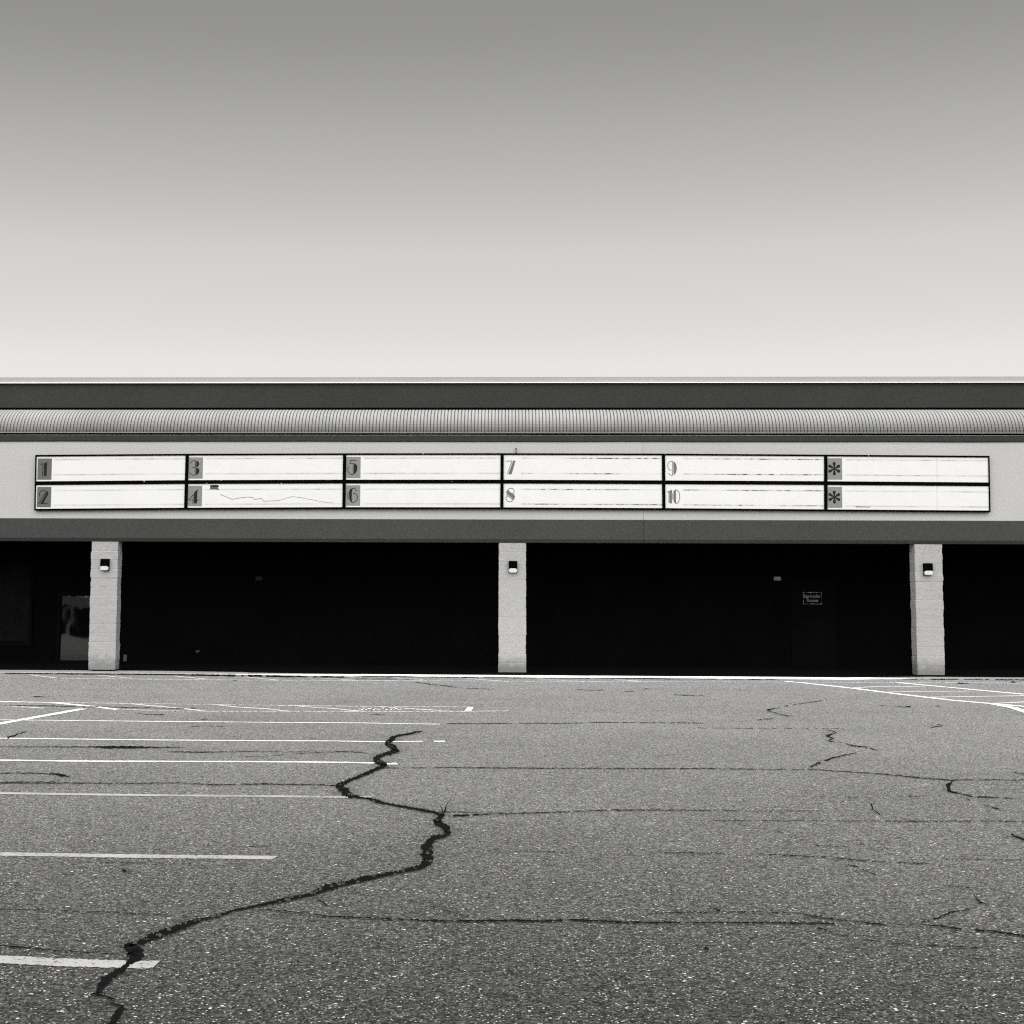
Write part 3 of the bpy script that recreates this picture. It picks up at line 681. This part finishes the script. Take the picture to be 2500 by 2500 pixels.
# poster case at the far left
cx0, cx1, cz0, cz1 = wb(-60, 1348, 84, 1576, YW-.03)
pc = MB().box(cx0, cx1, YW-.06, YW-.002, cz0, cz1).build('poster_case', M['dim_metal'], bld)
MB().box(cx0+.1, cx1-.07, YW-.07, YW-.058, cz0+.12, cz1-.32).build('case_glass', M['dim_panel'], pc)
# service door
dx0, dx1, _, dz1 = wb(1934, 1418, 2040, 1640, YW-.02)
sd = MB().box(dx0, dx1, YW-.03, YW-.002, .058, dz1).build('service_door', M['dim_metal'], bld)
MB().box(dx0+.06, dx0+.1, YW-.09, YW-.03, 1.02, 1.16).build('door_handle', M['dim_metal'], sd)

# sprinkler room sign
ax0, ax1, az0, az1 = wb(1960, 1445, 2007, 1476, YW-.05)
spr = empty('room_sign', ((ax0+ax1)/2, YW-.04, az0)); tag(spr, 'small dark sign lettered Sprinkler Room on the back wall', 'sign')
def child(o, p):
    o.parent = p; o.matrix_parent_inverse = p.matrix_world.inverted() if False else Matrix.Translation(-Vector(p.location)); return o
child(MB().box(ax0, ax1, YW-.045, YW-.033, az0, az1).build('sign_plate', M['dim_metal']), spr)
def text_mesh(name, s, size, loc, mat, parent, ext=.002):
    cu = bpy.data.curves.new(name, 'FONT'); cu.body = s; cu.size = size; cu.extrude = ext; cu.align_x = 'CENTER'; cu.resolution_u = 3
    to = bpy.data.objects.new(name, cu); COL.objects.link(to)
    dg = bpy.context.evaluated_depsgraph_get(); me = bpy.data.meshes.new_from_object(to.evaluated_get(dg)); bpy.data.objects.remove(to)
    me.transform(Matrix.Translation(loc) @ Matrix.Rotation(R(90), 4, 'X')); me.materials.clear(); me.materials.append(mat)
    o = bpy.data.objects.new(name, me); COL.objects.link(o); child(o, parent); return o
M['dim_letters'] = noise_mat('grey_letters', 0.30, .3, 60, .3, 12)[0]
text_mesh('lettering', 'Sprinkler', .115, ((ax0+ax1)/2, YW-.047, az0+.165), M['dim_letters'], spr)
text_mesh('lettering', 'Room', .115, ((ax0+ax1)/2, YW-.047, az0+.065), M['dim_letters'], spr)
rnd = random.Random(9); bv = []; bf = []
w_, h_ = ax1-ax0, az1-az0
ring = [(ax0+w_*k/14, az0+.01) for k in range(14)]+[(ax1-.01, az0+h_*k/9) for k in range(9)]+[(ax1-w_*k/14, az1-.01) for k in range(14)]+[(ax0+.01, az1-h_*k/9) for k in range(9)]
for x, z in ring:
    c_ = Vector(((ax0+ax1)/2-x, (az0+az1)/2-z)).normalized(); q = rnd.choice((.002, .004, .012, .020)); bv += [(x, YW-.048, z), (x+c_.x*q, YW-.048, z+c_.y*q)]
for k in range(len(ring)):
    j = (k+1) % len(ring); bf.append((2*k, 2*j, 2*j+1, 2*k+1))
child(make('peeling_border', bv, bf, M['dim_letters']), spr)

# ------------------------------------------------------------------ lamps
def wall_lamp(cx, y0, ztop, label, bright=True, mats=('black_paint_flat', 'lens')):
    """black box wall lamp; white moulded lens bulging under the hood"""
    o = empty('wall_lamp', (cx, y0, ztop-.27)); tag(o, label, 'wall lamp', 'wall lamps with white lenses')
    bm_ = M[mats[0]]
    child(MB().box(cx-.095, cx+.095, y0-.03, y0, ztop-.265, ztop).build('back_plate', bm_, bevel=.004), o)
    child(MB().box(cx-.093, cx+.093, y0-.115, y0-.030, ztop-.165, ztop-.001).build('hood', bm_, bevel=.006), o)
    # lens: rounded prism
    pts = []
    w, zt, zb = .088, ztop-.166, ztop-.258
    for a0, cx_, cz_, r_ in ((0, w-.035, zt-.035, .035), (90, -w+.035, zt-.035, .035), (180, -w+.03, zb+.03, .03), (270, w-.03, zb+.03, .03)):
        for k in range(5):
            a = R(a0+90*k/4); pts.append((cx+cx_+r_*math.cos(a), cz_+r_*math.sin(a)))
    lv = MB().prism_y(pts, y0-.125, y0-.03)
    child(lv.build('lens', M[mats[1]], bevel=.006), o)
    return o
for (px_, py_, yy, lab) in ((255.6, 1364.2, -.012, 'black wall lamp with white lens on the leftmost pillar'), (1252.4, 1369.4, -.012, 'black wall lamp with white lens on the middle pillar'), (2266.2, 1375, -.012, 'black wall lamp with white lens on the right pillar')):
    p_ = wall(px_, py_, -.1); wall_lamp(p_.x, yy, p_.z, lab)
M['dim_lens'] = noise_mat('dusty_lamp_lens', 0.30, .1, 60, .1, 6, rough=.5)[0]  # white lens with the canopy shade darkened into its base colour
p_ = wall(1897, 1391, YW-.08); wall_lamp(p_.x, YW-.002, p_.z, 'dim wall lamp on the dark back wall, above and left of the room sign', mats=('black_paint_flat', 'dim_lens'))
M['dimmer_lens'] = noise_mat('unlit_lamp_lens', 0.008, .1, 60, .1, 6, rough=.5)[0]  # same lens, base nearly black for the deepest shade
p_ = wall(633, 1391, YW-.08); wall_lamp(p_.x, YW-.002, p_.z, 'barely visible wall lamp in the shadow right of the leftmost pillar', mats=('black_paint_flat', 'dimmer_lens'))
# outlet box and hose tap low on the back wall
a, b_, c_, d_ = wb(301, 1598.5, 309.5, 1614.5, YW-.06)
ob = MB().box(a, b_, YW-.07, YW-.002, c_, d_).build('outlet_box', noise_mat('dull_outlet_metal', .085, .3, 40, .2, 4)[0], bevel=.006)
tag(ob, 'small pale outlet box low on the dark wall beside the leftmost pillar', 'outlet box')
a, b_, c_, d_ = wb(478, 1589, 489, 1598, YW-.08)
tp = empty('hose_tap', ((a+b_)/2, YW, c_)); tag(tp, 'small hose tap low on the dark back wall, left bay', 'tap')
mt = noise_mat('tarnished_tap', .05, .2, 30, .2, 4, rough=.5)[0]
child(MB().box(a+.02, a+.055, YW-.10, YW-.002, (c_+d_)/2-.015, (c_+d_)/2+.02).build('spout', mt, bevel=.004), tp)
child(MB().box(a, b_, YW-.12, YW-.10, d_-.02, d_+.01).build('tap_handle', mt, bevel=.004), tp)

# ------------------------------------------------------------------ the marquee sign
YS = -.11
SX = [(86.5, 83.8), (457.2, 453.5), (841.5, 839.6), (1226, 1225.2), (1619.8, 1620.8), (2016, 2016.2), (2415.5, 2418)]   # top x, bottom x
STOP = [1110.6, 1107.9, 1106.7, 1106.5, 1107.4, 1110.0, 1112.9]
SMID = [1179.6, 1176.7, 1175.6, 1175.6, 1177.3, 1179.3, 1182.3]
SBOT = [1246.0, 1243.4, 1242.0, 1242.4, 1244.4, 1247.4, 1250.4]
sign = empty('marquee_sign', (0, YS, wall(1250, 1243, YS).z))
tag(sign, 'long blank white marquee sign in a black frame with numbered rows', 'sign')
def sp(px, py, Y=YS): return wall(px, py, Y)
def row_x(c, y):   # x of divider c at image row y
    t = (y-STOP[c])/(SBOT[c]-STOP[c]); return SX[c][0]+(SX[c][1]-SX[c][0])*t
def bar(name, pts_px, half, vertical=False, mat='frame', y0=YS-.012, y1=-.002, parent=sign):
    """rail through sight-line points, half thickness in the same units"""
    vs = []; fs = []
    for (x, y) in pts_px:
        a, b = ((x-half, y), (x+half, y)) if vertical else ((x, y-half), (x, y+half))
        A, B = wall(a[0], a[1], YS), wall(b[0], b[1], YS)
        vs += [(A.x, y0, A.z), (B.x, y0, B.z), (B.x, y1, B.z), (A.x, y1, A.z)]
    for k in range(len(pts_px)-1):
        for i in range(4):
            j = (i+1) % 4; fs.append((4*k+i, 4*k+j, 4*k+4+j, 4*k+4+i))
    fs += [(0, 1, 2, 3), tuple(4*(len(pts_px)-1)+i for i in (3, 2, 1, 0))]
    o = make(name, vs, fs, M[mat]); 
    bm = bmesh.new(); bm.from_mesh(o.data); bmesh.ops.recalc_face_normals(bm, faces=bm.faces); bm.to_mesh(o.data); bm.free()
    return child(o, parent)
cols = range(7)
bar('top_rail', [(SX[c][0], STOP[c]+1.9) for c in cols], 1.9)
bar('bottom_rail', [(SX[c][1], SBOT[c]-1.9) for c in cols], 1.9)
bar('middle_rail', [(row_x(c, SMID[c])+(2.5 if c == 0 else 0), SMID[c]) for c in cols], 4.4, y0=YS-.010)
for c in cols:
    hw = 3.9 if 0 < c < 6 else 1.4
    dx = 1.4 if c == 0 else (-1.4 if c == 6 else 0)
    bar('mullion' if 0 < c < 6 else 'end_rail', [(row_x(c, STOP[c]+3.8)+dx, STOP[c]+3.8), (row_x(c, SBOT[c]-3.8)+dx, SBOT[c]-3.8)], hw, vertical=True, y0=YS-.014)
bx = MB(); a = sp(SX[0][1], 1243); b_ = sp(SX[6][1], 1247)
def stroke(mb, pts, w, y0, y1):
    """thin polyline stroke as butted flat bars; pts in (x,z) metres"""
    for k in range(len(pts)-1):
        a = Vector(pts[k]); b = Vector(pts[k+1]); d = b-a
        if d.length < 1e-6: continue
        d.normalize(); n = Vector((-d.y, d.x))*w/2; a2 = a-d*w*.3; b2 = b+d*w*.3
        yy = y0-.0004*(k % 3)
        mb.prism_y([tuple(a2-n), tuple(b2-n), tuple(b2+n), tuple(a2+n)], yy, y1)
GLY = {
'1': ((125,245,545,865), [[(205,420),(270,398),(280,395)],[(280,398),(278,760)]], [[(315,388),(405,350),(400,757),(318,757)]]),
'2': ((100,1075,530,1690), [[(185,1360),(170,1290),(190,1230),(240,1185),(300,1175),(345,1200),(350,1240),(310,1330),(240,1440),(150,1590)],[(200,1578),(400,1582),(440,1562)]],
      [[(385,1190),(425,1215),(440,1270),(420,1340),(370,1430),(320,1520),(325,1582),(200,1586),(250,1500),(330,1360),(375,1270)]]),
'3': ((135,205,555,820), [[(185,380),(230,320),(290,300),(335,310)],[(335,310),(333,720)],[(175,650),(210,700),(270,725),(335,720)],[(255,500),(325,495)]],
      [[(362,305),(420,325),(445,380),(435,440),(400,480),(362,492)],[(362,508),(420,520),(457,570),(452,640),(410,695),(362,717)]]),
'4': ((120,1045,545,1660), [[(275,1310),(150,1475),(300,1480)],[(275,1310),(275,1580)],[(400,1483),(462,1476)]], [[(305,1250),(420,1150),(400,1240),(400,1577),(305,1577)]]),
'5': ((190,190,610,800), [[(485,290),(315,292),(292,395),(340,380),(392,377)],[(392,377),(394,702)],[(270,485),(240,520),(235,580),(265,650),(320,690),(390,705)]],
      [[(418,375),(470,390),(510,450),(518,530),(495,610),(455,665),(415,692)]]),
'6': ((180,1020,600,1640), [[(250,1240),(235,1300),(235,1360),(250,1440)],[(310,1140),(380,1115),(440,1125),(480,1160),(490,1185)],[(395,1280),(440,1265),(490,1295),(520,1360),(515,1440),(470,1510),(400,1545),(355,1540)]],
      [[(275,1190),(310,1145),(370,1130),(355,1230),(350,1420),(366,1540),(310,1510),(280,1430),(272,1300)]]),
'7': ((240,305,660,920), [[(305,430),(480,420)],[(480,425),(335,800)]], [[(515,418),(577,418),(465,806),(368,806)]]),
'8': ((240,1145,660,1760), [[(375,1270),(400,1240),(450,1230),(510,1245),(545,1300),(540,1350),(515,1390)],[(320,1415),(345,1462),(420,1510),(480,1560),(495,1600),(470,1630),(410,1640),(350,1620),(310,1580),(300,1530),(320,1490),(345,1462)]],
      [[(375,1270),(388,1312),(430,1352),(505,1390),(550,1430),(567,1485),(550,1550),(515,1592),(480,1520),(400,1462),(335,1405),(316,1350),(330,1300)]]),
'9': ((165,205,585,820), [[(375,325),(330,315),(270,340),(235,400),(230,470),(255,540),(300,577),(342,570)],[(372,325),(372,712)],[(255,660),(280,700),(330,722),(380,718)]],
      [[(400,328),(440,350),(480,430),(492,510),(480,600),(450,670),(400,712)]]),
'10': ((165,1045,585,1660), [[(205,1225),(255,1198)],[(256,1205),(256,1556)],[(370,1270),(370,1440)],[(455,1162),(510,1165),(560,1240),(575,1350),(560,1460),(530,1540),(480,1565),(440,1560)]],
      [[(275,1190),(345,1163),(342,1557),(278,1557)],[(395,1190),(460,1160),(460,1562),(430,1552),(402,1510),(395,1400)]]),
}
def glyph(ch, org, w, h, mat, parent):
    """org: lower-left of the tile (x,z)"""
    mb = MB(); y0, y1 = YS+.006, YS+.014
    if ch == '*':
        cx_, cz_ = org[0]+w*.46, org[1]+h*.51; s = h/620
        for k in range(6):
            a = R(90+60*k); d = Vector((math.cos(a), math.sin(a)))*1.0; n = Vector((-d.y, d.x))
            pts = [(0, 0, 10), ]
            out = []
            L = 148*s; r = 44*s
            out.append(Vector((cx_, cz_))+n*7*s); out.append(Vector((cx_, cz_))-n*7*s)
            for q in range(9):
                b = a-R(90)+R(180)*q/8; out.append(Vector((cx_, cz_))+d*L+Vector((math.cos(b), math.sin(b)))*r)
            mb.prism_y([tuple(v) for v in out], y0-.0005*k, y1)
    else:
        (a, b, c, d), thin, thick = GLY[ch]
        f = lambda p: (org[0]+(p[0]-a)/(c-a)*w, org[1]+(1-(p[1]-b)/(d-b))*h)
        for t in thin: stroke(mb, [f(p) for p in t], .013 if int(ch) < 7 else .010, y0, y1)
        for t in thick: mb.prism_y([f(p) for p in t], y0-.002, y1)
    return child(mb.build('number', M[mat]), parent)
chars = [('1', '2'), ('3', '4'), ('5', '6'), ('7', '8'), ('9', '10'), ('*', '*')]
DIRTY = {3, 4}
def panel(c, row):
    top, bot = (STOP, SMID) if row == 0 else (SMID, SBOT)
    ct, cb = (3.8, -4.0) if row == 0 else (4.0, -3.8)
    l = 2.8 if c == 0 else 3.5; r = 2.8 if c == 5 else 3.5
    tl = (row_x(c, top[c]+ct)+l, top[c]+ct); tr = (row_x(c+1, top[c+1]+ct)-r, top[c+1]+ct)
    bl = (row_x(c, bot[c]+cb)+l, bot[c]+cb); br = (row_x(c+1, bot[c+1]+cb)-r, bot[c+1]+cb)
    Y = YS+.016
    P = [wall(q[0], q[1], Y) for q in (bl, br, tr, tl)]
    n = 24; vs = []; uv = []; fs = []
    wid = P[1].x-P[0].x
    for i in range(n+1):
        t = i/n
        A = P[0].lerp(P[1], t); B = P[3].lerp(P[2], t)
        vs += [tuple(A), tuple(B)]; uv += [(wid*t, 0), (wid*t, 1)]
    for i in range(n): fs.append((2*i, 2*i+2, 2*i+3, 2*i+1))
    mt = ('panel_up' if row == 0 else 'panel_lo')+('_d' if c in DIRTY else '')
    o = child(make('panel', vs, fs, M[mt], uvs=uv), sign)
    ch = chars[c][row]
    hh = P[3].z-P[0].z
    tw, th = .316, hh*.845
    tx = P[0].x+ (.012 if c else .03); tz = P[0].z+hh*(.075 if row == 0 else .068)
    if c not in (3, 4):
        mtl = 'tile_dark' if c == 0 else 'tile'
        tl_ = MB().box(tx, tx+tw, YS+.009, YS+.0155, tz, tz+th).build('number_tile', M[mtl]); child(tl_, sign); 
        tl_.parent = o; tl_.matrix_parent_inverse = Matrix.Identity(4)
    g = glyph(ch, (tx, tz), tw, th, 'ink_grey' if c in (3, 4) else 'ink', sign)
    g.parent = o; g.matrix_parent_inverse = Matrix.Identity(4)
    o['label'] = 'white panel marked with %s' % ({'*': 'an asterisk, %s row' % ('upper' if row == 0 else 'lower')}.get(ch, 'the number '+ch))
    return o
PAN = {}
for c in range(6):
    for row in (0, 1): PAN[c, row] = panel(c, row)
def on_panel(o, par):
    o.parent = par; o.matrix_parent_inverse = Matrix.Identity(4); return o
# torn hole and split in the panel marked 4
hp = [(513.5,1184.3),(533,1184.2),(534.5,1188),(531.5,1190),(535.5,1196.5),(530,1195.2),(524,1194.6),(512.4,1194.8)]
Y = YS+.013
mb = MB(); mb.prism_y([(wall(x, y, Y).x, wall(x, y, Y).z) for x, y in hp], Y-.001, Y+.0025); on_panel(mb.build('torn_hole', M['hole']), PAN[1, 1])
mb = MB(); mb.prism_y([(wall(x, y, Y).x, wall(x, y, Y).z) for x, y in [(513.5,1184.3),(533,1184.2),(534,1187.6),(524,1188.4),(513.2,1187.4)]], Y-.003, Y-.0012); on_panel(mb.build('torn_edge', M['frame']), PAN[1, 1])
SPL = [(536,1197),(538.3,1206.8),(551.7,1212.9),(566.9,1219),(585,1215.6),(602,1213.5),(615,1213.7),(623.5,1219.6),(637,1216),(643.7,1223.6),(680.7,1222.3),(700,1216),(714.4,1212.2),(734,1215),(768,1221),(788,1225.6),(815,1228)]
mb = MB()
for k in range(1, len(SPL)-1):
    w_ = .009 if k < 10 else .006
    a = wall(*SPL[k], Y); b_ = wall(*SPL[k+1], Y); stroke(mb, [(a.x, a.z), (b_.x, b_.z)], w_, Y-.001-.0003*(k % 2), Y+.002)
on_panel(mb.build('split', M['hole']), PAN[1, 1])
# seam in the last column
for row in (0, 1):
    ya, yb = ((1114.5, 1177), (1186, 1246))[row]
    a = wall(2287.3, ya, Y); b_ = wall(2288, yb, Y); mb = MB(); stroke(mb, [(a.x, a.z-.01), (b_.x, b_.z+.01)], .005, Y, Y+.002)
    on_panel(mb.build('seam', noise_mat('sheet_seam', .42, .1)[0]), PAN[5, row])
# dark dashes of grime on the lower track
mb = MB(); a = wall(2090, 1237.6, Y); b_ = wall(2125, 1237.8, Y); stroke(mb, [(a.x, a.z), (b_.x, b_.z)], .014, Y, Y+.002); on_panel(mb.build('grime', M['ink']), PAN[5, 1])
# small bracket above and loose bits on the rails
a = wall(1260, 1095.5, -.06); b_ = wall(1260, 1106, -.06)
child(MB().box(a.x-.008, a.x+.008, -.07, -.002, b_.z, a.z).build('bracket', M['grey_metal']), sign)
child(MB().box(a.x-.016, a.x+.016, -.08, -.05, a.z-.005, a.z+.012).build('bracket_cap', M['frame']), sign)
M['bit'] = noise_mat('loose_clip', .55, .1)[0]
for (x, y, s_) in ((352, 1174.5, .02), (686.5, 1180, .014), (505, 1180.5, .012), (540, 1172.8, .012), (1103.5, 1175.5, .008), (1033, 1107.8, .014), (1623.4, 1107.8, .010), (2121, 1113, .012)):
    a = wall(x, y, YS-.02); child(MB().prism_y([(a.x-s_, a.z), (a.x, a.z-s_), (a.x+s_, a.z), (a.x, a.z+s_)], YS-.022, YS-.012).build('clip', M['bit']), sign)

# ------------------------------------------------------------------ across the road, behind the photographer (seen only mirrored in the entrance glass)
fb = empty('distant_shop', (-30, -150, 0)); tag(fb, 'low shop mirrored in the entrance glass, dark openings between pale piers', 'building')
child(MB().box(-120, 60, -156, -150, 3.8, 4.9).build('shop_fascia', noise_mat('far_fascia', .30, .05, 2)[0]), fb)
child(MB().box(-120, 60, -156, -151.5, 0, 3.8).build('shop_front', M['dim_panel']), fb)
far_pier = noise_mat('far_piers', .45, .05, 2)[0]
pier_src = None
for k in range(20):
    if pier_src is None:
        pier_src = child(MB().box(-.6, .6, -151.4, -150.2, 0, 3.79).build('shop_pier', far_pier), fb); q = pier_src
    else:
        q = pier_src.copy(); COL.objects.link(q)
    q.location.x = -80 + k*4.7
rnd = random.Random(31); tv = []; tf = []
for k in range(9000):
    x = rnd.uniform(-130, 70); hmax = 9+5*mnoise.noise(Vector((x*.09, 0, 5)))+2*mnoise.noise(Vector((x*.4, 0, 5)))
    z = hmax*rnd.random()**.7; y = -164+rnd.uniform(-4, 4); r_ = rnd.uniform(.35, .8)
    n_ = Vector((rnd.uniform(-1, 1), rnd.uniform(-1, 1), rnd.uniform(-1, 1))).normalized(); a_ = n_.orthogonal().normalized()*r_; c_ = n_.cross(a_)
    o_ = Vector((x, y, z+r_)); b0 = len(tv); tv += [o_+a_, o_+c_*.6, o_-a_, o_-c_*.6]; tf.append((b0, b0+1, b0+2, b0+3))
tr = make('distant_trees', tv, tf, noise_mat('far_foliage', .03, .2, 1, .3, .3)[0]); tag(tr, 'dark row of trees mirrored above the distant shop', 'trees', kind='stuff')
